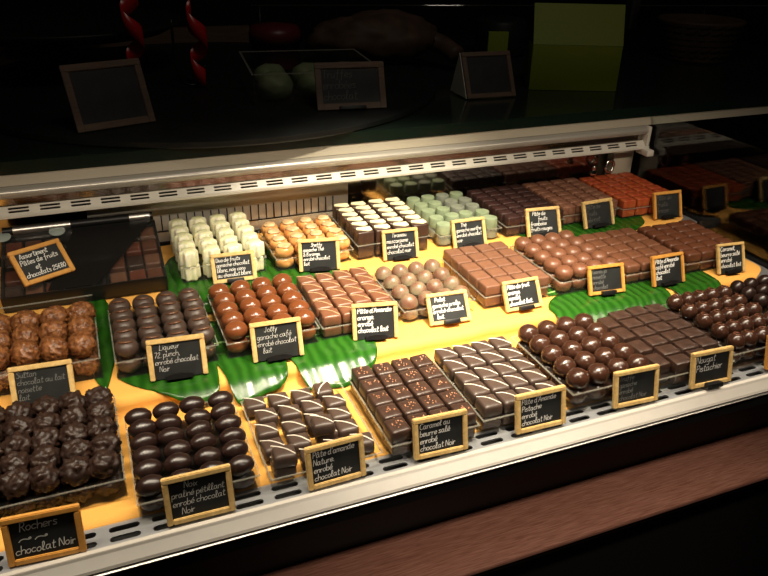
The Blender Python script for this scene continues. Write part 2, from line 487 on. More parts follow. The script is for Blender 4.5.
LC = leaf('banana_leaf', [
    [(.618, .925, .935), (.632, .905, .955), (.66, .885, .97), (.70, .876, .98), (.74, .874, .98), (.79, .876, .975), (.83, .884, .965), (.855, .90, .955), (.868, .925, .94)]],
    'dark green leaf lying on the top step under the brown jelly sign')
LD = leaf('banana_leaf', [
    [(.066, .915, .96), (.075, .885, 1.0), (.10, .868, 1.03), (.15, .862, 1.03), (.20, .862, 1.02), (.25, .866, 1.0), (.285, .875, .98), (.305, .895, .95), (.312, .915, .93)]],
    'green leaf under the white fluted chocolates beside the black box')
LE = leaf('banana_leaf', [
    [(-.040, .775, .90), (-.032, .745, .92), (-.024, .735, .925), (-.015, .775, .92), (-.010, .80, .90)]],
    'narrow dark leaf standing out between the rocher tray and matte domes')
bm = bmesh.new()
tube_into(bm, [(-.008, .768, drape(.768) + .0008), (.06, .785, drape(.785) + .0008), (.15, .79, drape(.79) + .0008), (.25, .785, drape(.785) + .0008), (.293, .772, drape(.772) + .0008)], .0016, 6)
link('midrib', to_mesh(bm, 'midrib', M['leafmid']), LA)
bm = bmesh.new()
tube_into(bm, [(.57, .762, drape(.762) + .0008), (.66, .775, drape(.775) + .0008), (.76, .772, drape(.772) + .0008), (.835, .752, drape(.752) + .0008)], .0016, 6)
link('midrib', to_mesh(bm, 'midrib', M['leafmid']), LB)

# ------------------------------------------------------------------ chocolate meshes
def rbox_bm(lx, ly, lz, bev=.002, top=.0, taper=.96, seed=0, seg=2):
    bm = bmesh.new()
    box_into(bm, -lx / 2, lx / 2, -ly / 2, ly / 2, 0, lz)
    bmesh.ops.bevel(bm, geom=list(bm.edges), offset=bev, segments=seg, profile=.5, affect='EDGES')
    if top:
        bmesh.ops.subdivide_edges(bm, edges=[e for e in bm.edges if e.calc_length() > lx * .45], cuts=3, use_grid_fill=True)
    for v in bm.verts:
        t = v.co.z / lz
        s = 1 + (taper - 1) * t
        v.co.x *= s; v.co.y *= s
        if top and t > .6:
            v.co.z += top * (1 - (2 * v.co.x / lx) ** 2) * (1 - (2 * v.co.y / ly) ** 2)
        v.co += Vector((noise.noise(v.co * 90 + Vector((seed, 0, 0))), noise.noise(v.co * 90 + Vector((0, seed, 7))), 0)) * .0004
    return bm
def blob_bm(rx, ry, rz, rough=0, freq=120, seed=0, sub=3, cut=None):
    bm = bmesh.new()
    bmesh.ops.create_icosphere(bm, subdivisions=sub, radius=1)
    for v in bm.verts:
        d = v.co.normalized()
        k = 1
        if rough:
            p = d * freq * rx + Vector((seed * 3.1, seed * 1.7, seed))
            k += rough * (noise.noise(p) + .7 * abs(noise.noise(p * 2.3)) + .4 * noise.noise(p * 4.5))
        v.co = Vector((d.x * rx * k, d.y * ry * k, max(d.z * rz * k, -rz * .86)))
    zmin = min(v.co.z for v in bm.verts)
    for v in bm.verts: v.co.z -= zmin
    return bm
def ribbon_tube(pts, r, mtl, name, n=6):
    bm = bmesh.new(); tube_into(bm, catmull(pts, 4), r, n)
    return to_mesh(bm, name, mtl)

CH = {}     # kind -> list of variants; variant = (mesh name, body mesh, [(part name, mesh), ...])
CH['rochers'] = [('truffle', to_mesh(blob_bm(.0128, .0134, .0118, .26, 230, s, 4), 'truffle', M['rough']), []) for s in range(5)]
CH['ovals'] = [('chocolate_oval', to_mesh(blob_bm(.0135, .0100, .0096, .05, 110, s), 'chocolate_oval', M['dark_gloss']), []) for s in range(3)]
def stripe_pts(lx, ly, z, s=0, flip=1):
    return [(-lx * .49, flip * ly * (.42 + .05 * s), z - .0006), (-lx * .15, flip * ly * (.27), z + .0003), (lx * .18, flip * -ly * .05, z + .0003), (lx * .44, flip * -ly * (.38), z - .0008)]
CH['loose'] = [('chocolate_square', to_mesh(rbox_bm(.0235, .0210, .0140, .003, .0008, .94, s), 'chocolate_square', M['dark_matte']),
                [('icing_stripe', ribbon_tube(stripe_pts(.0225, .0200, .0146, s), .00065, M['icing'], 'icing_stripe'))]) for s in range(3)]
def salt_mesh(s):
    bm = bmesh.new(); rnd = random.Random(s)
    for k in range(11):
        x, y = rnd.gauss(0, .0034), rnd.gauss(.001, .003); r = rnd.uniform(.0005, .0011)
        res = bmesh.ops.create_icosphere(bm, subdivisions=1, radius=r, matrix=Matrix.Translation((x, y, .0150)))
    return to_mesh(bm, 'salt_flakes', M['salt'], False)
CH['caramel'] = [('chocolate_square', to_mesh(rbox_bm(.0228, .0246, .0145, .0022, .0003, .95, s), 'chocolate_square', M['dark']),
                  [('salt_flakes', salt_mesh(s))]) for s in range(5)]
CH['pistache'] = [('chocolate_square', to_mesh(rbox_bm(.0234, .0246, .0142, .0026, .0007, .94, s), 'chocolate_square', M['dark_matte']),
                   [('icing_stripe', ribbon_tube(stripe_pts(.0222, .0236, .0148, s * .4), .0006, M['icing_tan'] if 0 else M['icing'], 'icing_stripe'))]) for s in range(3)]
CH['balls'] = [('chocolate_ball', to_mesh(blob_bm(.0131, .0131, .0121, .035, 150, s, 4), 'chocolate_ball', M['ball']), []) for s in range(3)]
def nougat(s):
    bm = rbox_bm(.0268, .0207, .0140, .0018, .0003, .96, s)
    for k in (-.3, .05, .35):
        tube_into(bm, [(.0268 * (k - .22), .0085, .0139), (.0268 * k, 0, .01405), (.0268 * (k + .22), -.0085, .0139)], .0004, 5)
    return to_mesh(bm, 'chocolate_rectangle', M['dark'], True, .5)
CH['nougat'] = [('chocolate_rectangle', nougat(s), []) for s in range(3)]
def curl(r, z, mtl, h=.0016):
    bm = bmesh.new()
    pts = [(r * (1 - .5 * k / 10) * cos(.8 + k * .42), r * (1 - .5 * k / 10) * sin(.8 + k * .42), z + h * k / 10) for k in range(11)]
    tube_into(bm, pts, .0011, 6)
    return to_mesh(bm, 'curl', mtl)
CH['truffle'] = [('chocolate_ball', to_mesh(blob_bm(.0112, .0116, .0112, .03, 130, s, 3), 'chocolate_ball', M['ball']),
                  [('curl', curl(.0060, .0190, M['curl']))]) for s in range(3)]
CH['far'] = [('chocolate_ball', to_mesh(blob_bm(.0112, .0100, .0112, .01, 120, s, 3), 'chocolate_ball', M['dark_gloss']), []) for s in range(2)]
CH['u1'] = [('rocher', to_mesh(blob_bm(.0140, .0160, .0138, .19, 360, s, 4), 'rocher', M['rocher']), []) for s in range(5)]
def ridge(s):
    bm = bmesh.new()
    pts = [(.0078 * cos(a), -.001 + .0062 * sin(a), .0206 - .0020 * abs(cos(a)) ** 2) for a in [PI * (1.02 + .96 * k / 10) for k in range(11)]]
    tube_into(bm, pts, .0012, 6, rad=[.0003 + .0010 * sin(PI * k / 10) for k in range(11)])
    return to_mesh(bm, 'ridge', M['ridge'])
CH['swirl'] = [('chocolate_dome', to_mesh(blob_bm(.0136, .0138, .0112, .02, 90, s, 3), 'chocolate_dome', M['dark_matte']), [('ridge', ridge(s))]) for s in range(3)]
CH['milkdome'] = [('chocolate_dome', to_mesh(blob_bm(.0138, .0132, .0112, .03, 90, s, 3), 'chocolate_dome', M['milk_gloss']), []) for s in range(3)]
CH['orange'] = [('chocolate_square', to_mesh(rbox_bm(.0242, .0240, .0142, .0026, .0007, .94, s), 'chocolate_square', M['milk']),
                 [('icing_stripe', ribbon_tube(stripe_pts(.0230, .0228, .0148, s * .4), .0005, M['icing_tan'], 'icing_stripe')),]) for s in range(3)]
def dome_prof(r, h, n=8):
    return [(r * .93, 0), (r, h * .12)] + [(r * cos(a), h * .15 + h * .85 * sin(a)) for a in [PI / 2 * k / n for k in range(n)]] + [(0, h)]
CH['praline'] = [('chocolate_dome', lathe('chocolate_dome', M['mottle'], dome_prof(.0125, .0160), 24, lambda th, r, z, s=s: r * (1 + .02 * sin(3 * th + s))), []) for s in range(3)]
CH['msq'] = [('chocolate_square', to_mesh(rbox_bm(.0240, .0250, .0148, .0018, .0002, .97, s), 'chocolate_square', M['milk_dull']), []) for s in range(3)]
def fluted_dome(s):
    r, h = .0132, .0185
    prof = [(r * .86, 0), (r * .92, h * .18), (r, h * .42)] + [(r * cos(a), h * .45 + h * .55 * sin(a)) for a in [PI / 2 * (k + .6) / 8 for k in range(7)]] + [(0, h)]
    return lathe('chocolate_dome', M['milk'], prof, 48, lambda th, rr, z: rr * (1 + (.035 * sin(16 * th) if z < h * .5 else 0)))
CH['dome'] = [('chocolate_dome', fluted_dome(0), [])]
CH['mrect'] = [('chocolate_rectangle', to_mesh(rbox_bm(.0250, .0240, .0135, .0030, .0006, .96, s), 'chocolate_rectangle', M['milk']), []) for s in range(3)]
CH['cml'] = [('chocolate_rectangle', to_mesh(rbox_bm(.0268, .0190, .0142, .0026, .0012, .95, s * 5), 'chocolate_rectangle', M['milk_dark']), []) for s in range(4)]
def fluted(s):
    h = .0212; r = .0118
    prof = [(r * .95, 0), (r, .002), (r * .98, h * .8), (r * .90, h * .93), (r * .7, h), (0, h * 1.0)]
    return lathe('fluted_chocolate', M['white'], prof, 48, lambda th, rr, z: rr * (1 + .15 * sin(6 * th + s) * (.3 if rr < r * .8 else 1)))
def white_top(s):
    return lathe('tinted_top', M['whitetop'], [(.0080, .0208), (.0074, .0218), (.0045, .0223), (0, .0224)], 20, lambda th, rr, z: rr * (1 + .10 * sin(6 * th + s)))
CH['white'] = [('fluted_chocolate', fluted(s), [('tinted_top', white_top(s))]) for s in range(2)]
def amber_body(s):
    return lathe('amber_shell', M['amber'], [(.0100, 0), (.0128, .003), (.0136, .008), (.0120, .0125), (.0085, .0150), (0, .0155)], 24, lambda th, rr, z: rr * (1 + .03 * sin(5 * th + s)))
def amber_cap(s):
    return lathe('pale_cap', M['palecap'], [(.0100, .0143), (.0092, .0162), (.006, .0176), (0, .0180)], 20, lambda th, rr, z: rr * (1 + .08 * sin(4 * th + s)))
CH['amber'] = [('amber_shell', amber_body(s), [('pale_cap', amber_cap(s))]) for s in range(3)]
def creamtop(s):
    bm = bmesh.new()
    pts = [(-.0118, .0030), (-.0095, .0095), (.0118, .0092), (.0120, -.0030), (.004, -.0070)]
    a = [bm.verts.new((x, y, .0192)) for x, y in pts]; b = [bm.verts.new((x * .96, y * .96, .0213)) for x, y in pts]
    n = len(pts)
    for i in range(n): bm.faces.new((a[i], a[(i + 1) % n], b[(i + 1) % n], b[i]))
    bm.faces.new(b); bm.faces.new(a[::-1])
    bmesh.ops.bevel(bm, geom=list(bm.edges), offset=.0006, segments=2, affect='EDGES')
    return to_mesh(bm, 'cream_top', M['cream'], True, .7)
CH['dw'] = [('chocolate_block', to_mesh(rbox_bm(.0262, .0190, .0195, .0016, 0, .96, s), 'chocolate_block', M['dark']), [('cream_top', creamtop(s))]) for s in range(3)]
def green_body(s, mtl):
    return lathe('round_chocolate', mtl, [(.0118, 0), (.0122, .002), (.0116, .0135), (.0108, .0155), (.0085, .0158), (0, .0156)], 24, lambda th, rr, z: rr * (1 + .03 * sin(3 * th + s)), .7)
CH['green'] = [('round_chocolate', green_body(s, M['green'] if s % 2 == 0 else M['greyg']), []) for s in range(4)]
for k, mt, lx, ly in (('j1', 'jdark', .0250, .0185), ('j2', 'jbrown', .0262, .0168), ('j3', 'jred', .0262, .0176)):
    CH[k] = [('fruit_jelly', to_mesh(rbox_bm(lx, ly, .0148, .0018, .0004, .97, s * 3), 'fruit_jelly', M[mt]), []) for s in range(3)]

# ------------------------------------------------------------------ trays and their contents
ORD = ['front', 'second', 'third', 'fourth', 'fifth', 'sixth', 'seventh', 'eighth', 'ninth']
def rowname(i, n):                    # i counted from the front
    if i == 0: return 'front row'
    if i == n - 1: return 'back row'
    return ORD[i] + ' row'
def colname(j, n):
    if j == 0: return 'leftmost'
    if j == n - 1: return 'rightmost'
    return ORD[j] + ' from left'

def place(kind, var, loc, rz, label, cat, group):
    nm, body, parts = CH[kind][var % len(CH[kind])]
    o = link(nm, body, None, loc, (0, 0, rz))
    tag(o, label, cat, group)
    for pn, pm in parts:
        link(pn, pm, o)
    return o

def tray(x0, x1, y0, y1, z, h, label, sep=None, back=None, rz=0.0):
    """clear tray: base + four walls, brighter rim, optional separator sheet"""
    cx, cy = (x0 + x1) / 2, (y0 + y1) / 2
    t = empty('clear_tray', (cx, cy, z), (0, 0, rz))
    tag(t, label, 'tray', 'clear trays of chocolates')
    a, b = (x1 - x0) / 2, (y1 - y0) / 2
    w = .0010
    hb = back or h
    bx = [(-a, a, -b, b, 0, w), (-a, a, -b, -b + w, w, h), (-a, a, b - w, b, w, hb), (-a, -a + w, -b + w, b - w, w, h), (a - w, a, -b + w, b - w, w, h)]
    link('tray_body', box_mesh('tray_body', M['tray'], *bx), t)
    e = .0006
    rm = [(-a - e, a + e, -b - e, -b + w, h, h + .001), (-a - e, a + e, b - w, b + e, hb, hb + .0012),
          (-a - e, -a + w, -b + w, b - w, h, h + .0012), (a - w, a + e, -b + w, b - w, h, h + .0012)]
    link('rim', box_mesh('rim', M['rim'], *rm), t)
    if sep:
        link('separator_sheet', box_mesh('separator_sheet', M['tray'], (-a + w * 1.5, a - w * 1.5, -b + w * 1.5, b - w * 1.5, sep - .0007, sep)), t)
    return t

def fill(kind, lev, x0, x1, yb, yf, nc, nr, hz, desc, traydesc, group, cat='chocolate', skew=0, jit=.0008, jrot=.06,
         rim=None, lower=True, margin=.0014, pads=(.0135, .0135), rz=0, skip=(), back=None, side=None, stagger=0, mktray=True):
    """grid of chocolates; (x0..x1, yb..yf) are the centres of the outer columns and rows; hz = height of one layer"""
    rnd = random.Random(kind)
    z0 = LV[lev] + .0035
    px, py = pads
    if mktray:
        tray(x0 - px - margin, x1 + px + margin, yf - py - margin, yb + py + margin, z0, rim or hz + .001, 'clear plastic tray ' + traydesc, sep=hz + .0012 if lower else None, back=back)
    zt = z0 + (hz + .0016 if lower else .0014)
    for i in range(nr):
        for j in range(nc):
            if (i, j) in skip: continue
            fx = j / (nc - 1); fy = i / (nr - 1)
            x = x0 + (x1 - x0) * fx + skew * fy + rnd.uniform(-jit, jit)
            y = yf + (yb - yf) * fy + rnd.uniform(-jit, jit) + (stagger * (j % 2))
            lab = f'{desc}, {rowname(i, nr)}, {colname(j, nc)}'
            place(kind, rnd.randrange(9), (x, y, zt), rz + rnd.uniform(-jrot, jrot), lab, cat, group)
    if lower:
        sd = side or ('left' if (x0 + x1) / 2 > -.02 else 'right')
        cells = [(0, j) for j in range(nc)] + [(i, 0 if sd == 'left' else nc - 1) for i in range(1, nr)]
        for i, j in cells:
            fx = j / (nc - 1); fy = i / (nr - 1)
            x = x0 + (x1 - x0) * fx + skew * fy + rnd.uniform(-jit, jit) * .5
            y = yf + (yb - yf) * fy + rnd.uniform(-jit, jit) * .5
            lab = f'{desc}, lower layer, {rowname(i, nr)}, {colname(j, nc)}'
            place(kind, rnd.randrange(9), (x, y, z0 + .0014), rz + rnd.uniform(-jrot, jrot) * .5, lab, cat, group)

# --- front step
fill('rochers', 1, -0.135, -0.0327, 0.6985, 0.5875, 5, 5, 0.02, 'rugged dark truffle in front left corner', 'heaped with rugged dark truffles behind the Rochers sign', 'rugged dark truffles', jit=.0012, jrot=2.5, rim=.021)
fill('ovals', 1, 0.0044, 0.0866, 0.66, 0.549, 4, 6, 0.0165, 'glossy dark oval nut chocolate', 'of glossy dark ovals second from left at the front', 'glossy dark ovals', jit=.0016, jrot=.25, pads=(.0135, .0105), skew=.0)
fill('caramel', 1, 0.249, 0.3235, 0.6507, 0.5475, 4, 5, 0.0148, 'dark square with amber salt flecks', 'of salt flecked dark squares behind the Caramel sign', 'salted caramel squares', pads=(.0118, .0130))
fill('pistache', 1, 0.3574, 0.4318, 0.6552, 0.5515, 4, 5, 0.0148, 'neat dark square with pale stripe', 'of striped dark squares left of the dark balls', 'striped pistachio squares', pads=(.0120, .0128), jrot=.04)
fill('balls', 1, 0.4714, 0.5549, 0.6555, 0.551, 4, 5, 0.0212, 'plain round dark chocolate ball', 'of plain dark balls near the middle of the front', 'plain dark balls', pads=(.013, .013), jrot=3, jit=.0006)
fill('truffle', 1, 0.71, 0.7955, 0.661, 0.5535, 5, 5, 0.0195, 'dark ball with curl on top', 'of curl topped dark balls at the front right', 'curl topped dark balls', pads=(.0115, .0118), jrot=1.2)
fill('far', 1, 0.8275, 0.879, 0.6677, 0.6005, 3, 4, 0.0195, 'smooth dark ball at far right end', 'of smooth dark balls by the glass end', 'smooth dark balls by the end glass', pads=(.0118, .011), jrot=1)
# loose striped squares, second layer pieces lie on top
tray(.1115, .2270, .5355, .6705, .0035, .0095, 'low clear plastic tray under the loose white striped dark squares')
LO = [[(.1290, .5500, 1), (.158, .553, 0), (.1860, .5590, 0), (.2135, .5585, 0)], [(.1257, .5815, 0), (.1525, .5800, 0), (.1790, .5835, 1), (.2060, .5850, 0)],
      [(.1258, .6080, 0), (.1540, .6040, 0), (.1800, .6075, 0), (.2060, .6085, 0)], [(.1315, .6335, 0), (.1570, .6310, 0), (.1825, .6320, 0), (.2085, .6325, 0)],
      [(.1245, .6585, 0), (.1515, .6570, 0), (.1775, .6555, 0), (.2035, .6590, 0)]]
rnd = random.Random(3)
for i, row in enumerate(LO):
    for j, (x, y, up) in enumerate(row):
        fl = PI / 2 if (i, j) == (4, 3) else rnd.uniform(-.1, .1)
        place('loose', rnd.randrange(3), (x, y, .0050 + .0146 * up), fl, f'loose dark square with white stripe, {rowname(i, 5)}, {colname(j, 4)}', 'chocolate', 'loose white striped squares')
for j, (x, y) in enumerate([(.1285, .5535), (.1830, .5855)]):
    place('loose', j, (x, y, .0050), .0, f'loose dark square half hidden under the raised {["front left", "third from left"][j]} one', 'chocolate', 'loose white striped squares')
# nougat rectangles: turned left column and staggered others
tray(.577, .6935, .5345, .677, .0035, .0158, 'clear plastic tray of flat dark rectangles behind the Nougat sign', sep=.0150)
NC = [[(.592, .6515), (.592, .6215), (.591, .589), (.590, .5565)], [(.6190, .6625), (.6190, .6395), (.6190, .6165), (.6185, .5935), (.6180, .5705), (.6170, .5475)],
      [(.6485, .6645), (.6485, .6415), (.6485, .6185), (.6485, .5955), (.6480, .5725), (.6480, .5495)], [(.6775, .6615), (.6778, .6385), (.6778, .6155), (.6775, .5925), (.6765, .5695)]]
for j, colp in enumerate(NC):
    n = len(colp)
    for i, (x, y) in enumerate(reversed(colp)):
        place('nougat', rnd.randrange(3), (x, y, .0035 + .0154), (PI / 2 if j == 0 else 0) + rnd.uniform(-.03, .03),
              f'flat dark nougat rectangle, {colname(j, 4)} column, {"frontmost" if i == 0 else ORD[i] + " from front"}', 'chocolate', 'flat dark nougat rectangles')
for j, x in enumerate((.590, .617, .648, .6765)):
    y = NC[j][-1][1]
    place('nougat', j, (x, y, .0049), PI / 2 if j == 0 else 0, f'flat dark nougat rectangle, lower layer at the front, {colname(j, 4)}', 'chocolate', 'flat dark nougat rectangles')
for i, y in enumerate((.6515, .6215, .589)):
    place('nougat', i, (.5915, y, .0049), PI / 2, f'flat dark nougat rectangle, lower layer, left side, {ORD[3 - i]} from front', 'chocolate', 'flat dark nougat rectangles')

# --- middle step
fill('u1', 2, -0.131, -0.0425, 0.8471, 0.7735, 4, 3, 0.025, 'nutty brown rocher under clear lid', 'of nutty brown rochers left of the matte domes', 'nutty brown rochers', jit=.001, jrot=3, pads=(.0145, .0165), rim=.026, back=.052)
fill('swirl', 2, 0.0038, 0.0885, 0.862, 0.7605, 4, 5, 0.0205, 'matte dark dome with shiny ridge', 'of matte dark domes with shiny ridges', 'ridged matte dark domes', pads=(.0136, .0128), jrot=.15)
fill('milkdome', 2, 0.1282, 0.2124, 0.8647, 0.7592, 4, 5, 0.019, 'glossy round milk chocolate dome', 'of glossy milk domes above the split leaf', 'glossy milk domes', pads=(.0134, .0124), jrot=.3)
fill('orange', 2, 0.2463, 0.323, 0.8628, 0.762, 4, 5, 0.0148, 'milk chocolate square with fine stripe', 'of striped milk squares beside the glossy milk domes', 'striped milk squares', pads=(.0122, .0120), jrot=.05)
fill('praline', 2, 0.3585, 0.4348, 0.8577, 0.768, 4, 4, 0.015, 'milk dome with pale greenish mottling', 'of mottled milk domes in the middle of the case', 'mottled milk domes', pads=(.0125, .014), jrot=2)
fill('msq', 2, 0.477, 0.5538, 0.874, 0.766, 4, 5, 0.0152, 'plain flat topped milk square', 'of plain milk squares right of the mottled domes', 'plain milk squares', pads=(.0124, .0126), jrot=.06, jit=.0008)
fill('dome', 2, 0.5975, 0.6768, 0.874, 0.765, 4, 5, 0.0175, 'milk dome with fluted sides', 'of fluted milk domes behind the right hand leaf', 'fluted milk domes', pads=(.0128, .0128), jrot=1, jit=.0006)
fill('mrect', 2, 0.7085, 0.788, 0.86, 0.7585, 4, 5, 0.0138, 'rounded flat milk chocolate rectangle', 'of flat milk rectangles beside the fluted domes', 'flat milk rectangles', pads=(.0130, .0128), jrot=.05)
fill('cml', 2, 0.82, 0.903, 0.8538, 0.7551, 4, 6, 0.0145, 'uneven deep brown milk slab piece', 'of deep brown slab pieces by the glass end', 'deep brown slab pieces', pads=(.0140, .0102), jrot=.12)

# --- top step
fill('white', 3, 0.1023, 0.1926, 1.0503, 0.9372, 4, 5, 0.0205, 'white and yellow fluted chocolate', 'of white fluted chocolates beside the black box', 'white fluted chocolates', pads=(.0118, .0118), jrot=1)
fill('amber', 3, 0.2336, 0.3194, 1.0149, 0.932, 4, 4, 0.0165, 'amber glazed shell with pale cap', 'of amber shells right of the white fluted chocolates', 'amber shells', pads=(.0133, .0133), jrot=2, back=.034)
fill('dw', 3, 0.3548, 0.4424, 1.03, 0.928, 4, 6, 0.0205, 'dark block with slanted cream top', 'of cream topped dark blocks on the top step', 'cream topped dark blocks', pads=(.0130, .0098), jrot=.06)
fill('green', 3, 0.4894, 0.5707, 1.05, 0.9329, 4, 5, 0.0155, 'dusty green round chocolate', 'of dusty green rounds on the top step', 'dusty green rounds', pads=(.0124, .0124), jrot=2, jit=.0015)
fill('j1', 3, 0.608, 0.689, 1.052, 0.93, 4, 7, 0.015, 'blackish sugared fruit jelly', 'of blackish jellies right of the green rounds', 'blackish fruit jellies', cat='fruit jelly', pads=(.0127, .0094), jrot=.05)
fill('j2', 3, 0.72, 0.806, 1.052, 0.94, 4, 7, 0.015, 'brown sugared fruit jelly', 'of brown jellies left of the red jellies', 'brown fruit jellies', cat='fruit jelly', pads=(.0132, .0086), jrot=.05)
fill('j3', 3, 0.838, 0.926, 1.047, 0.9325, 4, 7, 0.015, 'orange red fruit jelly', 'of orange red jellies at the back right', 'orange red fruit jellies', cat='fruit jelly', pads=(.0132, .009), jrot=.05)

# ------------------------------------------------------------------ handwriting
GL = {
 'a': ['4,5 1,5 0,2.5 1,0 3,1 4,4.5', '4,5 4,1 5,0'], 'b': ['0,10 0,0', '0,3.5 2,5 4,4 4,1 2,0 0,1'], 'c': ['4,4.3 2,5 0,3 1,0.3 4,0.8'],
 'd': ['4,5 1,5 0,2.5 1,0 3,0.5 4,3', '4,10 4,1 5,0'], 'e': ['0,2.3 4,3 3.4,5 1,4.7 0,2.5 1,0.2 4,0.7'], 'f': ['4,9.5 2.6,10 2,8 1.6,-3', '0,5 3.5,5'],
 'g': ['4,5 1,5 0,2.7 1,0.4 3,1 4,4', '4,5 4,-2 2.5,-4 0.5,-3'], 'h': ['0,10 0,0', '0,3 2,5 4,4 4,0'], 'i': ['0.5,5 0.5,0', '0.5,7 0.6,7.4'],
 'j': ['2,5 2,-3 1,-4 0,-3', '2,7 2.1,7.4'], 'l': ['0,0.5 2.2,7 1.8,10 0.6,9 0.8,1 2,0 2.8,0.6'], 'm': ['0,5 0,0', '0,3.5 1.5,5 2.5,4 2.5,0', '2.5,3.5 4,5 5,4 5,0'], 'n': ['0,5 0,0', '0,3.5 2,5 3.6,4 3.6,0'],
 'o': ['2,5 0,3.5 0.4,0.8 2.4,0 4,2 3.4,4.6 2,5'], 'p': ['0,5 0,-4', '0,4 2,5 4,3.5 3.4,0.6 1.6,0 0,1'], 'q': ['4,5 1,5 0,2.7 1,0.4 3,1 4,4', '4,5 4,-4 5,-3'],
 'r': ['0,5 0.4,0', '0.2,3 1.6,4.8 3,4.6'], 's': ['3.6,4.6 1.4,5 0.4,3.8 3.2,1.8 2.6,0.2 0,0.4'], 't': ['1.6,9 1.2,1 2.2,0 3.4,0.6', '0,6 3.4,6.2'],
 'u': ['0,5 0.2,1 1.6,0 3.4,1.5', '3.6,5 3.6,0.8 4.4,0'], 'x': ['0,5 3.6,0', '3.6,5 0,0'], 'z': ['0,5 3.4,5 0,0 3.6,0'], 'v': ['0,5 1.7,0 3.4,5'], 'y': ['0,5 1.8,0.5', '3.6,5 0.6,-4'],
 '\u00e9': ['0,2.3 4,3 3.4,5 1,4.7 0,2.5 1,0.2 4,0.7', '2,6.5 3.4,8.4'], '\u00e2': ['4,5 1,5 0,2.5 1,0 3,1 4,4.5', '4,5 4,1 5,0', '0.6,6.6 2.2,8.4 3.8,6.6'],
 '\u00e0': ['4,5 1,5 0,2.5 1,0 3,1 4,4.5', '4,5 4,1 5,0', '1,8.4 2.6,6.6'],
 'A': ['0,0 2.5,9.5 5,0', '0.9,3.2 4.2,3.2'], 'C': ['5,8.4 3,9.6 0.4,6.5 0.4,2.6 2.6,0 5.2,1.2'], 'D': ['0,0 0.2,9.4', '-0.4,9.5 3.6,8.6 5,5 3.4,1 0,0'], 'G': ['5,8.4 3,9.6 0.4,6.5 0.4,2.6 2.6,0 5,1.4 5,4.4 3,4.2'],
 'L': ['0.8,9.6 0.4,0.4 1,0 4.6,0.3'], 'N': ['0,0 0.3,9.4 4.6,0.2 5,9.6'], 'P': ['0.4,0 0.6,9.4', '0,9.2 3.6,9.4 4.6,7 3,4.8 0.6,4.6'], 'R': ['0.4,0 0.6,9.4', '0,9.2 3.6,9.4 4.4,7.2 3,5 0.6,4.8', '2,4.8 5,0'],
 'S': ['4.4,8.6 2.4,9.6 0.6,7.6 4.2,3 3,0.2 0,0.8'], 'T': ['0,9.2 5,9.6', '2.6,9.4 2.4,0'], 'J': ['1,9.4 4.6,9.6', '3.2,9.5 3,2 1.6,0 0,1.6'], 'M': ['0,0 0.6,9.4 2.8,3.5 5,9.4 5.6,0'],
 "'": ['0.6,10 0.2,7.6'], '.': ['0.2,0.3 0.6,0'], ',': ['0.6,0.6 0,-1.6'],
 '0': ['2,9 0.2,6.5 0.4,1.8 2,0 3.8,2.5 3.6,7 2,9'], '2': ['0.2,7 2,9 3.8,7 0,0 4,0.2'], '5': ['3.8,9 0.8,9 0.5,5.2 3,5.4 3.8,2.6 2,0 0,0.8'], '7': ['0,9 4,9 1.4,0'], '8': ['2,4.8 0.4,7 2,9 3.6,7 2,4.8 0.2,2.4 2,0 3.8,2.4 2,4.8'],
 '\u20ac': ['4,8 2,9 0.8,5 2,0.4 4,1', '0,5.6 3,5.6', '0,4 3,4'], '~': ['0,1 2,3 5,3.5 9,2.6 11,3.4 10.5,4.6 9,4'], '-': ['0,3 4,3.2']}
def text_mesh(lines, w, h, mtl, seed=0, lw=.00042, lead=1.0, size=None, xind=None):
    """chalk handwriting filling a w x h board, origin at the board's lower left, in the xz plane (y = 0)"""
    rnd = random.Random(seed)
    n = len(lines)
    bm = bmesh.new()
    lh = h / n
    for li, line in enumerate(lines):
        adv = []; x = 0
        for ch in line:
            if ch == ' ': adv.append(None); x += 2.6; continue
            ws = max(float(p.split(',')[0]) for s in GL[ch] for p in s.split())
            adv.append((ch, x)); x += ws + 1.15
        sc = min(lh / 12.5, w / max(x, 1)) if size is None else min(size, w / max(x, 1))
        off = (xind[li] if xind else .0) * w
        off = min(off, max(0, w - x * sc))
        base = h - lh * (li + 1) + lh * .30
        for a in adv:
            if not a: continue
            ch, gx = a
            dz = rnd.uniform(-.3, .3)
            for s in GL[ch]:
                pts = [tuple(float(v) for v in p.split(',')) for p in s.split()]
                pts = [((gx + px + py * .12) * sc + off, (py + dz) * sc + base + (gx * sc) * .015, 0) for px, py in pts]
                sm = catmull(pts, 3)
                for i in range(len(sm) - 1):
                    p, q = sm[i], sm[i + 1]
                    d = (q - p)
                    if d.length < 1e-7: continue
                    d.normalize(); nn = Vector((-d.y, d.x, 0)) * lw; d = d * lw * .5
                    vs = [bm.verts.new((c.x, -.00005 * (i % 2), c.y)) for c in (p - d + nn, p - d - nn, q + d - nn, q + d + nn)]
                    bm.faces.new(vs)
    me = bpy.data.meshes.new('chalk_writing')
    bm.to_mesh(me); bm.free(); me.materials.append(mtl)
    return me

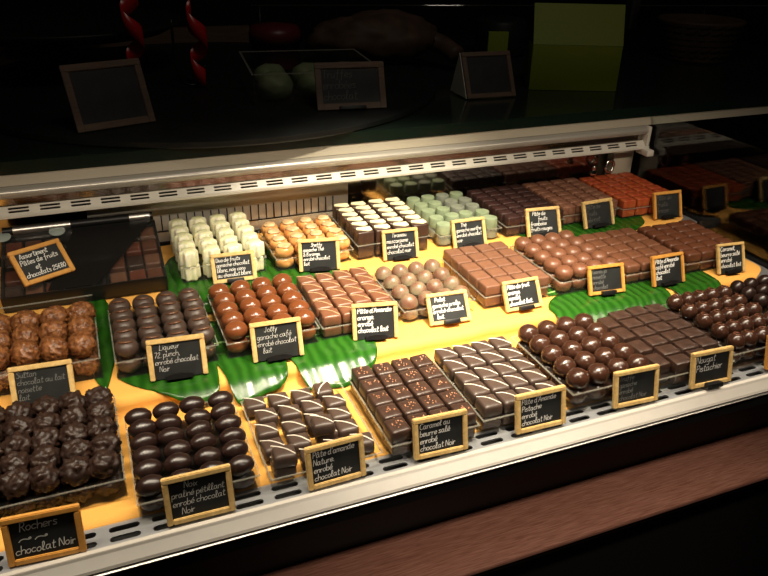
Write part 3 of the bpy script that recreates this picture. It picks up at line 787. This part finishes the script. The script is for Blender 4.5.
# ------------------------------------------------------------------ chalkboard signs
def sign(x, y, z, yaw, tilt, w, h, lines, label, group, bottom=True, dim=False, fm='frame', seed=0, foot=True, lw=.00042, xind=None):
    th = .0056; fw = .0052 * w / .06
    t = empty('chalkboard_sign', (x, y, z + th * sin(tilt)), (-tilt, 0, yaw))
    t.rotation_mode = 'XYZ'
    tag(t, label, 'sign', group)
    bm = bmesh.new()
    fz = fw
    bars = [(-w / 2, w / 2, 0, th, h - fw, h), (-w / 2, -w / 2 + fw, 0, th, 0, h - fw), (w / 2 - fw, w / 2, 0, th, 0, h - fw)]
    if bottom:
        bars += [(-w / 2 + fw, w / 2 - fw, 0, th, 0, fw)]
    for b in bars:
        bb = bmesh.new(); box_into(bb, *b)
        bmesh.ops.bevel(bb, geom=list(bb.edges), offset=.0008, segments=2, affect='EDGES')
        tmp = bpy.data.meshes.new('t'); bb.to_mesh(tmp); bb.free(); bm.from_mesh(tmp); bpy.data.meshes.remove(tmp)
    link('wood_frame', to_mesh(bm, 'wood_frame', M[fm], True, .6), t)
    b0 = fw * .6 if bottom else .0006
    link('blackboard', box_mesh('blackboard', M['board'], (-w / 2 + fw * .8, w / 2 - fw * .8, .0022, .0046, b0, h - fw * .7)), t)
    if foot:
        fx = w * .19
        if bottom:
            link('foot', box_mesh('foot', M['blackplastic'], (-fx, fx, -.0065, .0012, -.0012, .0048), bev=.0008), t)
        else:
            pr = [(-fx * 1.25 + 2.5 * fx * k / 10, .0042 + .0022 * sin(PI * k / 10)) for k in range(11)]
            bm = bmesh.new()
            a = [bm.verts.new((px, -.0045, 0)) for px, pz in pr] + []
            top = [bm.verts.new((px, -.0045, pz)) for px, pz in pr]
            a2 = [bm.verts.new((px, .002, 0)) for px, pz in pr]
            top2 = [bm.verts.new((px, .002, pz)) for px, pz in pr]
            for k in range(10):
                bm.faces.new((a[k], a[k + 1], top[k + 1], top[k])); bm.faces.new((top[k], top[k + 1], top2[k + 1], top2[k]))
                bm.faces.new((a2[k + 1], a2[k], top2[k], top2[k + 1]))
            bm.faces.new((a[0], top[0], top2[0], a2[0])); bm.faces.new((a[10], a2[10], top2[10], top[10]))
            link('foot', to_mesh(bm, 'foot', M['blackplastic'], False), t)
    if lines:
        mw, mh = w - 2 * fw - .0035, h - fw * 1.2 - (fw if bottom else .0062) - .001
        zb = (fw if bottom else .0062) + .0005
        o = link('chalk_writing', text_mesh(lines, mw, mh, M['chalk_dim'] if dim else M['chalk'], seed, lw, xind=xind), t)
        o.location = (-mw / 2, .0019, zb)
    return t
G1, G2, G3 = 'signs along the front rail', 'signs on the middle step', 'signs on the top step'
A = '\u00e2'; E_ = '\u00e9'
sign(-.088, .5212, -.001, -.065, .24, .062, .045, ['Rochers', '~ ~', 'chocolat Noir'], 'front left chalkboard sign reading Rochers chocolat Noir', G1, dim=False, fm='frame_or', seed=1, foot=False, lw=.00036, xind=[.12, .08, 0])
sign(.043, .5212, .0002, -.013, .22, .062, .047, ['Noix', f'pralin{E_} p{E_}tillant', f'enrob{E_} chocolat', 'Noir'], 'chalkboard sign in front of the glossy dark ovals', G1, seed=2, foot=False, lw=.00022, xind=[.25, 0, 0, .15])
sign(.175, .5212, .0002, .033, .22, .060, .045, [f'P{A}te d\'amande', 'Nature.', f'enrob{E_}', 'chocolat Noir'], 'chalkboard sign reading Nature in front of the loose striped squares', G1, seed=3, foot=False, lw=.00034)
sign(.288, .5212, .0022, -.045, .22, .060, .045, ['Caramel au', f'beurre sal{E_}', f'enrob{E_}', 'chocolat Noir'], 'chalkboard sign reading Caramel au beurre salé on the front rail', G1, seed=4, foot=False, lw=.00036)
sign(.409, .5212, .0022, -.021, .22, .062, .045, [f'P{A}te d\'Amande', 'Pistache', f'enrob{E_}', 'chocolat Noir'], 'chalkboard sign reading Pistache at the front rail', G1, seed=5, foot=False, lw=.00034)
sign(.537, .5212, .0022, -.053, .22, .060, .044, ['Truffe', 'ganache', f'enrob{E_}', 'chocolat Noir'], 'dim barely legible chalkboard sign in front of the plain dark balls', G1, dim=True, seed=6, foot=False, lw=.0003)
sign(.649, .5212, .0022, -.046, .22, .060, .045, ['Nougat', 'Pistachier', ''], 'chalkboard sign reading Nougat Pistachier at the front rail', G1, seed=7, foot=True, lw=.0003)
sign(.769, .5212, .0022, -.046, .22, .060, .045, [], 'chalkboard sign cut by the right edge in front of the curl balls', G1, fm='frame_or', dim=True, seed=8, foot=False)
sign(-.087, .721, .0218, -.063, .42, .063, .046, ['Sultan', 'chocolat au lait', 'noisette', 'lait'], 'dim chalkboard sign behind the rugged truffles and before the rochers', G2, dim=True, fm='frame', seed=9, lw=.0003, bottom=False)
sign(.054, .724, .0232, -.082, .35, .064, .047, ['Liqueur', '72. punch,', f'enrob{E_} chocolat', 'Noir'], 'chalkboard sign on the leaf in front of the matte dark domes', G2, bottom=False, seed=10, lw=.00017, xind=[.12, 0, 0, .08])
sign(.170, .723, .0232, -.055, .35, .061, .047, ['Jolly', f'ganache caf{E_}', f'enrob{E_} chocolat', 'lait'], 'chalkboard sign on the leaf in front of the glossy milk domes', G2, bottom=False, seed=11, lw=.00017, xind=[.2, 0, 0, .12])
sign(.296, .728, .0218, -.20, .36, .058, .046, [f'P{A}te d\'Amande', 'orange.', f'enrob{E_}', 'chocolat lait'], 'chalkboard sign reading orange in front of the striped milk squares', G2, bottom=False, seed=12, lw=.00052)
sign(.403, .730, .0218, -.072, .62, .058, .042, ['Palet', 'ganache pralin', f'enrob{E_} chocolat', 'lait.'], 'far leaning chalkboard sign in front of the mottled milk domes', G2, seed=13, lw=.0004, xind=[.1, 0, 0, .1])
sign(.516, .730, .0218, -.001, .55, .057, .042, [f'P{A}te de fruit', 'orange.', f'enrob{E_}', 'chocolat lait.'], 'chalkboard sign reading fruit in front of the plain milk squares', G2, fm='frame', seed=14, lw=.00052)
sign(.651, .728, .0232, -.095, .40, .058, .042, ['Gianduja', 'noisette', f'enrob{E_}', 'chocolat'], 'dim chalkboard sign in front of the fluted milk domes', G2, dim=True, fm='frame_or', seed=15, lw=.0003)
sign(.757, .722, .0232, -.011, .37, .058, .045, [f'P{A}te d\'Amande', f'caf{E_} enrob{E_}', 'chocolat', 'lait'], 'chalkboard sign with bold chalk in front of the flat milk rectangles', G2, fm='frame_or', bottom=False, seed=16, lw=.0005)
sign(.878, .722, .0218, -.098, .40, .049, .046, ['Caramel,', f'beurre sal{E_}', f'enrob{E_}', 'chocolat lait'], 'small narrow chalkboard sign nearest the end glass on the middle step', G2, bottom=False, seed=17, lw=.00042)
sign(.157, .903, .0432, -.05, .44, .060, .0405, ['Duo de fruits', 'ganache chocolat', 'blanc, noix coco', 'au chocolat blanc'], 'chalkboard sign full of writing in front of the white fluted chocolates', G3, seed=18, lw=.0003)
sign(.277, .898, .0432, -.165, .33, .059, .046, ['Sheffy', f'ganache Th{E_}', '\u00e0 l\'orange,', f'enrob{E_} chocolat', 'lait'], 'chalkboard sign in front of the amber shells', G3, bottom=False, seed=19, lw=.00033, xind=[.25, 0, 0, 0, 0])
sign(.404, .898, .0418, -.071, .32, .056, .045, ['Tiramisu', 'mascarpone', f'enrob{E_} chocolat', 'chocolat noir'], 'chalkboard sign in front of the cream topped dark blocks', G3, bottom=False, seed=20, lw=.00028, xind=[.2, 0, 0, 0])
sign(.523, .903, .0418, -.024, .42, .057, .044, [f'Th{E_}', 'ganache menthe', f'enrob{E_} chocolat', 'noir'], 'chalkboard sign in front of the dusty green rounds', G3, bottom=False, seed=21, lw=.00028, xind=[.2, 0, 0, 0])
sign(.655, .899, .0432, -.10, .45, .060, .046, [f'P{A}te de', 'fruits', 'Framboise'.lower(), 'fruits rouges'], 'chalkboard sign in front of the blackish jellies', G3, bottom=False, seed=22, lw=.00036, xind=[.1, .3, 0, 0])
sign(.765, .902, .0432, .047, .40, .062, .045, [f'P{A}te de', 'fruits', 'abricot'], 'unreadable dark chalkboard sign in front of the brown jellies', G3, dim=True, bottom=False, seed=23, lw=.0002)
sign(.906, .899, .0418, -.045, .35, .058, .046, [f'P{A}te de', 'fruits', 'fraise'], 'unreadable dark chalkboard sign in front of the orange red jellies', G3, dim=True, fm='frame_or', bottom=False, seed=24, lw=.0002)

# ------------------------------------------------------------------ black gift assortment box, tilted towards the viewer
TB = math.radians(15)
bxr = empty('assortment_box', (-.032, .915, .0432), (TB, 0, -.015))
tag(bxr, 'black assortment box with clear lid propped up at the back left', 'box')
bw, bd, bh = .100, .128, .024
link('box_base', box_mesh('box_base', M['blackplastic'], (-bw, bw, 0, bd, 0, .002), (-bw, bw, 0, .0025, .002, bh), (-bw, bw, bd - .0025, bd, .002, bh),
     (-bw, -bw + .0025, .0025, bd - .0025, .002, bh), (bw - .0025, bw, .0025, bd - .0025, .002, bh), (.020, .024, .0025, bd - .0025, .002, bh - .004), bev=.0005), bxr)
link('lid', box_mesh('lid', M['lid'], (-bw, bw, 0, bd, bh + .0004, bh + .0016), bev=.0003), bxr)
bm = bmesh.new()
pts = [(-.045, .001), (.013, .001), (.097, bd - .001), (-.008, bd - .001)]
a = [bm.verts.new((x, y, bh + .0018)) for x, y in pts]; b = [bm.verts.new((x, y, bh + .0024)) for x, y in pts]
for i in range(4): bm.faces.new((a[i], a[(i + 1) % 4], b[(i + 1) % 4], b[i]))
bm.faces.new(b); bm.faces.new(a[::-1])
link('black_band', to_mesh(bm, 'black_band', M['blackplastic'], False), bxr)
bm = bmesh.new()
tube_into(bm, [(-bw + .002, bd + .006, bh + .0035), (bw - .002, bd + .006, bh + .0035)], .0058, 14)
link('hinge_roll', to_mesh(bm, 'hinge_roll', M['blackplastic'], True, .8), bxr)
bm = bmesh.new()
for x0, x1 in ((-.085, -.012), (.066, .094)):
    tube_into(bm, [(x0, bd + .006, bh + .0035), (x1, bd + .006, bh + .0035)], .0063, 14)
link('silver_sleeve', to_mesh(bm, 'silver_sleeve', M['steel'], True, .8), bxr)
for x in (-.030, -.098):
    bm = bmesh.new(); lathe_into(bm, [(0, 0), (.0100, 0), (.0108, .001), (.0100, .002), (0, .0024)], 24)
    o = link('clear_disc', to_mesh(bm, 'clear_disc', M['disc']), bxr, (x, bd - .006, bh + .0028))
# back prop keeping the box tilted
link('prop', box_mesh('prop', M['blackplastic'], (-bw + .01, bw - .01, bd - .012, bd - .004, -.035, 0)), bxr)
PC = [('box_brown', 'brown'), ('dark', 'dark'), ('milk_dark', 'deep brown'), ('box_red', 'reddish')]
bmat = bxr.matrix_basis.copy() if False else Matrix.Translation(bxr.location) @ bxr.rotation_euler.to_matrix().to_4x4()
rnd = random.Random(5)
boxmesh = {k: to_mesh(rbox_bm(.0215, .0232, .016, .002, .0004, .97, 4), 'boxed_sweet', M[k]) for k, _ in PC}
for side, xs_ in (('right', (.040, .064, .0865)), ('left', (-.086, -.062, -.038))):
    for j, x in enumerate(xs_):
        for i in range(4):
            k, cn = PC[(i * 2 + j * 3 + (1 if side == 'left' else 0)) % 4]
            y = .018 + i * .0305
            o = link('boxed_sweet', boxmesh[k])
            o.matrix_world = bmat @ Matrix.Translation((x, y, .0024))
            tag(o, f'{cn} sweet inside the black box, {side} half, {rowname(i, 4)}, {colname(j, 3)}', 'sweet', 'sweets in the black box')
# the sign lying against its lid
yb = .020
zl = .0432 + bh * cos(TB) + yb * sin(TB) + .006
sign(-.071, .915 + yb * cos(TB) - .012, zl - .001, .46, .80, .066, .049, ['Assortiment', f'P{A}tes de fruits', 'et', 'chocolats 25\u20ac80'], 'orange framed chalkboard sign leaning crooked on the black box', G3, fm='frame_or', seed=25, foot=False, lw=.0004, xind=[.05, 0, .3, 0])

# ------------------------------------------------------------------ things on the dark glass shelf above
ZS = .1992
o = link('serving_board', lathe('serving_board', M['slate'], [(0, 0), (.436, 0), (.44, .003), (.44, .010), (.436, .012), (0, .012)], 96, None, .6), None, (.23, 1.455, ZS))
tag(o, 'huge round dark board overhanging the front of the glass shelf', 'board')
ZB = ZS + .0122
sign(.043, 1.125, ZB, .30, .40, .116, .095, [], 'large tilted dark chalkboard on the round board at upper left', 'signs on the glass shelf', dim=True, seed=31, foot=False, fm='backwood', lw=.0004)
sign(.409, 1.128, ZB, -.129, .40, .116, .076, ['Truffes', f'enrob{E_}es', 'chocolat'], 'dark chalkboard in front of the clear pastry box on the shelf', 'signs on the glass shelf', dim=True, seed=32, fm='backwood', lw=.0004)
sg = sign(.704, 1.184, ZS, -.043, .50, .100, .086, [], 'empty easel chalkboard with white side beside the green box', 'signs on the glass shelf', fm='backwood', seed=33, foot=False)
bm = bmesh.new()
vs = [bm.verts.new(p) for p in ((-.051, .003, .001), (-.051, .003, .086), (-.0535, .060, .0345))]
vs2 = [bm.verts.new(p) for p in ((-.052, .003, .001), (-.052, .003, .086), (-.0545, .060, .0345))]
bm.faces.new(vs); bm.faces.new(vs2[::-1])
for i in range(3): bm.faces.new((vs[i], vs2[i], vs2[(i + 1) % 3], vs[(i + 1) % 3]))
link('side_flap', to_mesh(bm, 'side_flap', M['paper'], False), sg)
# clear pastry box
t = empty('pastry_box', (.385, 1.30, ZB), (0, 0, -.12))
tag(t, 'clear plastic box of pale pastries behind a dark chalkboard', 'box')
link('box_body', box_mesh('box_body', M['tray'], (-.11, .11, -.11, .11, 0, .0015), (-.11, .11, -.11, -.1085, .0015, .05), (-.11, .11, .1085, .11, .0015, .05), (-.11, -.1085, -.1085, .1085, .0015, .05), (.1085, .11, -.1085, .1085, .0015, .05)), t)
link('rim', box_mesh('rim', M['rim'], (-.112, .112, -.112, -.1085, .05, .0515), (-.112, .112, .1085, .112, .05, .0515), (-.112, -.1085, -.1085, .1085, .05, .0515), (.1085, .112, -.1085, .1085, .05, .0515)), t)
pm = to_mesh(blob_bm(.030, .030, .024, .12, 60, 3, 3), 'pastry', M['pastry'])
Rz = Matrix.Translation((.385, 1.30, ZB + .002)) @ Matrix.Rotation(-.12, 4, 'Z')
for i in range(2):
    for j in range(3):
        o = link('pastry', pm)
        o.matrix_world = Rz @ Matrix.Translation((-.068 + .068 * j, -.066 + .07 * i, 0))
        tag(o, f'pale green pastry in the clear box, {["front", "back"][i]} row, {["leftmost", "middle", "rightmost"][j]}', 'pastry', 'pastries in the clear box')
# lime gift box standing open
g = empty('gift_box', (.892, 1.20, ZS), (0, 0, -.38))
tag(g, 'open lime green gift box standing upright on the glass shelf', 'gift box')
link('box_body', box_mesh('box_body', M['lime'], (-.086, .086, -.0, .055, 0, .085), bev=.0012), g)
bm = bmesh.new()
vs = [bm.verts.new(p) for p in ((-.086, .0, .0855), (.086, .0, .0855), (.092, .045, .155), (-.083, .045, .155), (-.086, .004, .0855), (.086, .004, .0855), (.092, .049, .155), (-.083, .049, .155))]
for f in ((0, 1, 2, 3), (7, 6, 5, 4), (0, 4, 5, 1), (1, 5, 6, 2), (2, 6, 7, 3), (3, 7, 4, 0)): bm.faces.new([vs[i] for i in f])
link('lid', to_mesh(bm, 'lid', M['lime'], False), g)
g2 = link('card_panel', box_mesh('card_panel', M['lime'], (-.02, .02, 0, .008, 0, .10), bev=.001), None, (.775, 1.30, ZS), (0, 0, -.3))
tag(g2, 'narrow lime card standing left behind the open green gift box', 'card')
# dark cake stand with red ribbons, upper left
st = empty('cake_stand', (-.02, 1.62, ZB))
tag(st, 'dark round cake stand on a thin stem at top left', 'cake stand')
link('base', lathe('base', M['slate'], [(0, 0), (.07, 0), (.07, .004), (.02, .010), (0, .010)], 32), st)
link('stem', lathe('stem', M['slate'], [(.010, .008), (.008, .03), (.010, .055)], 16), st)
link('plate', lathe('plate', M['slate'], [(0, .052), (.10, .056), (.20, .072), (.235, .090), (.232, .094), (.10, .066), (0, .062)], 48), st)
def curl_ribbon(x, y, z0, z1, w, turns, lab, ph=0):
    bm = bmesh.new()
    n = 60; prev = None
    for k in range(n + 1):
        t = k / n; a = ph + turns * 2 * PI * t
        z = z1 + (z0 - z1) * t
        c = Vector((x + .016 * cos(a), y + .010 * sin(a), z))
        d = Vector((0, 0, w / 2))
        p = (bm.verts.new(c + d), bm.verts.new(c - d))
        if prev: bm.faces.new((prev[0], prev[1], p[1], p[0]))
        prev = p
    o = link('curled_ribbon', to_mesh(bm, 'curled_ribbon', M['red']))
    md = o.modifiers.new('thick', 'SOLIDIFY'); md.thickness = .0006
    tag(o, lab, 'ribbon', 'red ribbons')
    return o
curl_ribbon(.098, 1.372, .247, .37, .034, 1.6, 'curled red ribbon hanging above the large tilted chalkboard', .4)
curl_ribbon(.206, 1.372, .228, .345, .034, 1.5, 'curled red ribbon hanging beside the black wire loop', 2.0)
bm = bmesh.new()
tube_into(bm, catmull([(.163, 1.372, .33), (.163, 1.372, .27), (.168, 1.372, .232), (.187, 1.372, .2165), (.208, 1.372, .225), (.214, 1.372, .25)], 5), .0024, 8)
o = link('wire_hook', to_mesh(bm, 'wire_hook', M['blackplastic']))
tag(o, 'black wire loop hanging down beside the second red ribbon', 'hook')
# dim goods further back
t = empty('gift_bag', (.605, 1.53, ZB), (0, 0, -.2))
tag(t, 'dim brown paper bag lying behind the pastry box', 'bag')
bm = blob_bm(.135, .07, .055, .18, 12, 4, 4)
link('bag_body', to_mesh(bm, 'bag_body', M['brownbag']), t)
link('bag_neck', tube_mesh('bag_neck', M['brownbag'], catmull([(.10, -.01, .05), (.14, -.02, .04), (.17, -.06, .02)], 5), r=.02, n=10), t)
o = link('round_box', lathe('round_box', M['redbox'], [(0, 0), (.048, 0), (.05, .003), (.05, .05), (.053, .05), (.053, .07), (.046, .082), (0, .088)], 32), None, (.385, 1.53, ZB))
tag(o, 'dark red round box behind the clear pastry box', 'box')
t = empty('coffee_tin', (.97, 1.62, ZS)); tag(t, 'dark tin with small round dial far back behind green box', 'tin')
link('tin_body', lathe('tin_body', M['slate'], [(0, 0), (.06, 0), (.062, .004), (.062, .075), (.056, .082), (0, .084)], 32), t)
link('dial', lathe('dial', M['steel'], [(0, 0), (.006, 0), (.005, .002), (0, .003)], 14), t, (-.018, -.060, .05), (PI / 2, 0, 0))
t = empty('wicker_basket', (1.40, 1.42, ZS), (0, 0, -.5)); tag(t, 'dim woven basket at the upper right end of the shelf', 'basket')
bm = bmesh.new()
lathe_into(bm, [(.07, 0)] + [(.07 + .03 * k / 14 + (.003 if k % 2 else -.003), .095 * k / 14) for k in range(1, 15)] + [(.085, .095), (.066, .008), (0, .008)], 40, fn=lambda th, r, z: r + .002 * sin(20 * th + z * 400))
link('basket_body', to_mesh(bm, 'basket_body', M['brownbag']), t)
# rear upstand of the shelf: thin bright rod, dim wooden strip, post
t = empty('shelf_rod', (.38, 1.72, ZS)); tag(t, 'thin bright steel rod running along the back of the shelf', 'rod')
o = link('rod', tube_mesh('rod', M['chrome'], [(.38, 1.72, .311), (1.95, 1.72, .280)], r=.0022, n=10), t); o.location = (-.38, -1.72, -ZS)
for sx in (.40, 1.16, 1.70):
    o = link('rod_support', tube_mesh('rod_support', M['blackplastic'], [(sx, 1.72, ZS), (sx, 1.72, .311 - (sx - .38) * .0197)], r=.003, n=8), t); o.location = (-.38, -1.72, -ZS)
o = link('wooden_plank', box_mesh('wooden_plank', M['backwood'], (-.5, .42, 1.930, 1.945, .1992, .240))); tag(o, 'dim wooden plank behind the upper left of the shelf', 'plank')
o = link('steel_post', box_mesh('steel_post', M['steel'], (1.255, 1.278, 1.50, 1.523, .2645, .42), bev=.002)); tag(o, 'short steel post coming down at the upper right', 'post')
o.location = (0, 0, 0)

# ------------------------------------------------------------------ camera
cam = bpy.data.cameras.new('camera'); co = bpy.data.objects.new('camera', cam); COL.objects.link(co)
cam.sensor_width = 36; cam.lens = 728.84 / 768 * 36
cam.clip_start = .02; cam.clip_end = 50
R = ((0.9264366384045625, -0.37582840841532444, 0.02163706194606875),
     (-0.1539419845404376, -0.43067247751493665, -0.8892823412768852),
     (0.3435360540284026, 0.8205328905894942, -0.4568465333604316))
right, down, fwd = Vector(R[0]), Vector(R[1]), Vector(R[2])
rot = Matrix((right, -down, -fwd)).transposed()
co.matrix_world = Matrix.Translation((0, 0, .5)) @ rot.to_4x4()
scene.camera = co

# ------------------------------------------------------------------ light
def area(name, loc, sx, sy, power, col, rot=(0, 0, 0), spread=180):
    l = bpy.data.lights.new(name, 'AREA'); l.shape = 'RECTANGLE'; l.size = sx; l.size_y = sy; l.energy = power; l.color = col
    l.spread = math.radians(spread)
    o = bpy.data.objects.new(name, l); COL.objects.link(o); o.location = loc; o.rotation_euler = rot
    return o
area('case_lamp', (.36, .570, .47), 1.3, .03, 4.2, (1, .86, .66), (math.radians(12), 0, 0), 112)
def spot(name, loc, aim, power, size, col, blend=1, soft=.03):
    l = bpy.data.lights.new(name, 'SPOT'); l.energy = power; l.color = col
    l.spot_size = math.radians(size); l.spot_blend = blend; l.shadow_soft_size = soft
    o = bpy.data.objects.new(name, l); COL.objects.link(o); o.location = loc
    o.rotation_euler = (Vector(aim) - Vector(loc)).to_track_quat('-Z', 'Y').to_euler()
    return o
spot('centre_spot', (.41, .545, .92), (.40, .80, 0), 112, 47, (1, .88, .66))
spot('ceiling_spot', (.50, -.20, 1.25), (.46, .50, -.15), 46, 38, (1, .84, .68), 1, .05)
area('shelf_fill', (.55, .15, 1.9), .6, .3, .8, (1, .88, .74), (math.radians(32), 0, 0), 90)  # added fill without a visible source, lifts the dim upper shelf
w = bpy.data.worlds.new('world'); scene.world = w; w.use_nodes = True
w.node_tree.nodes['Background'].inputs[0].default_value = (1, .85, .7, 1)
w.node_tree.nodes['Background'].inputs[1].default_value = .003
scene.view_settings.view_transform = 'Standard'
scene.view_settings.look = 'None'
scene.view_settings.exposure = 0
scene.view_settings.gamma = 1
scene.view_settings.use_curve_mapping = False
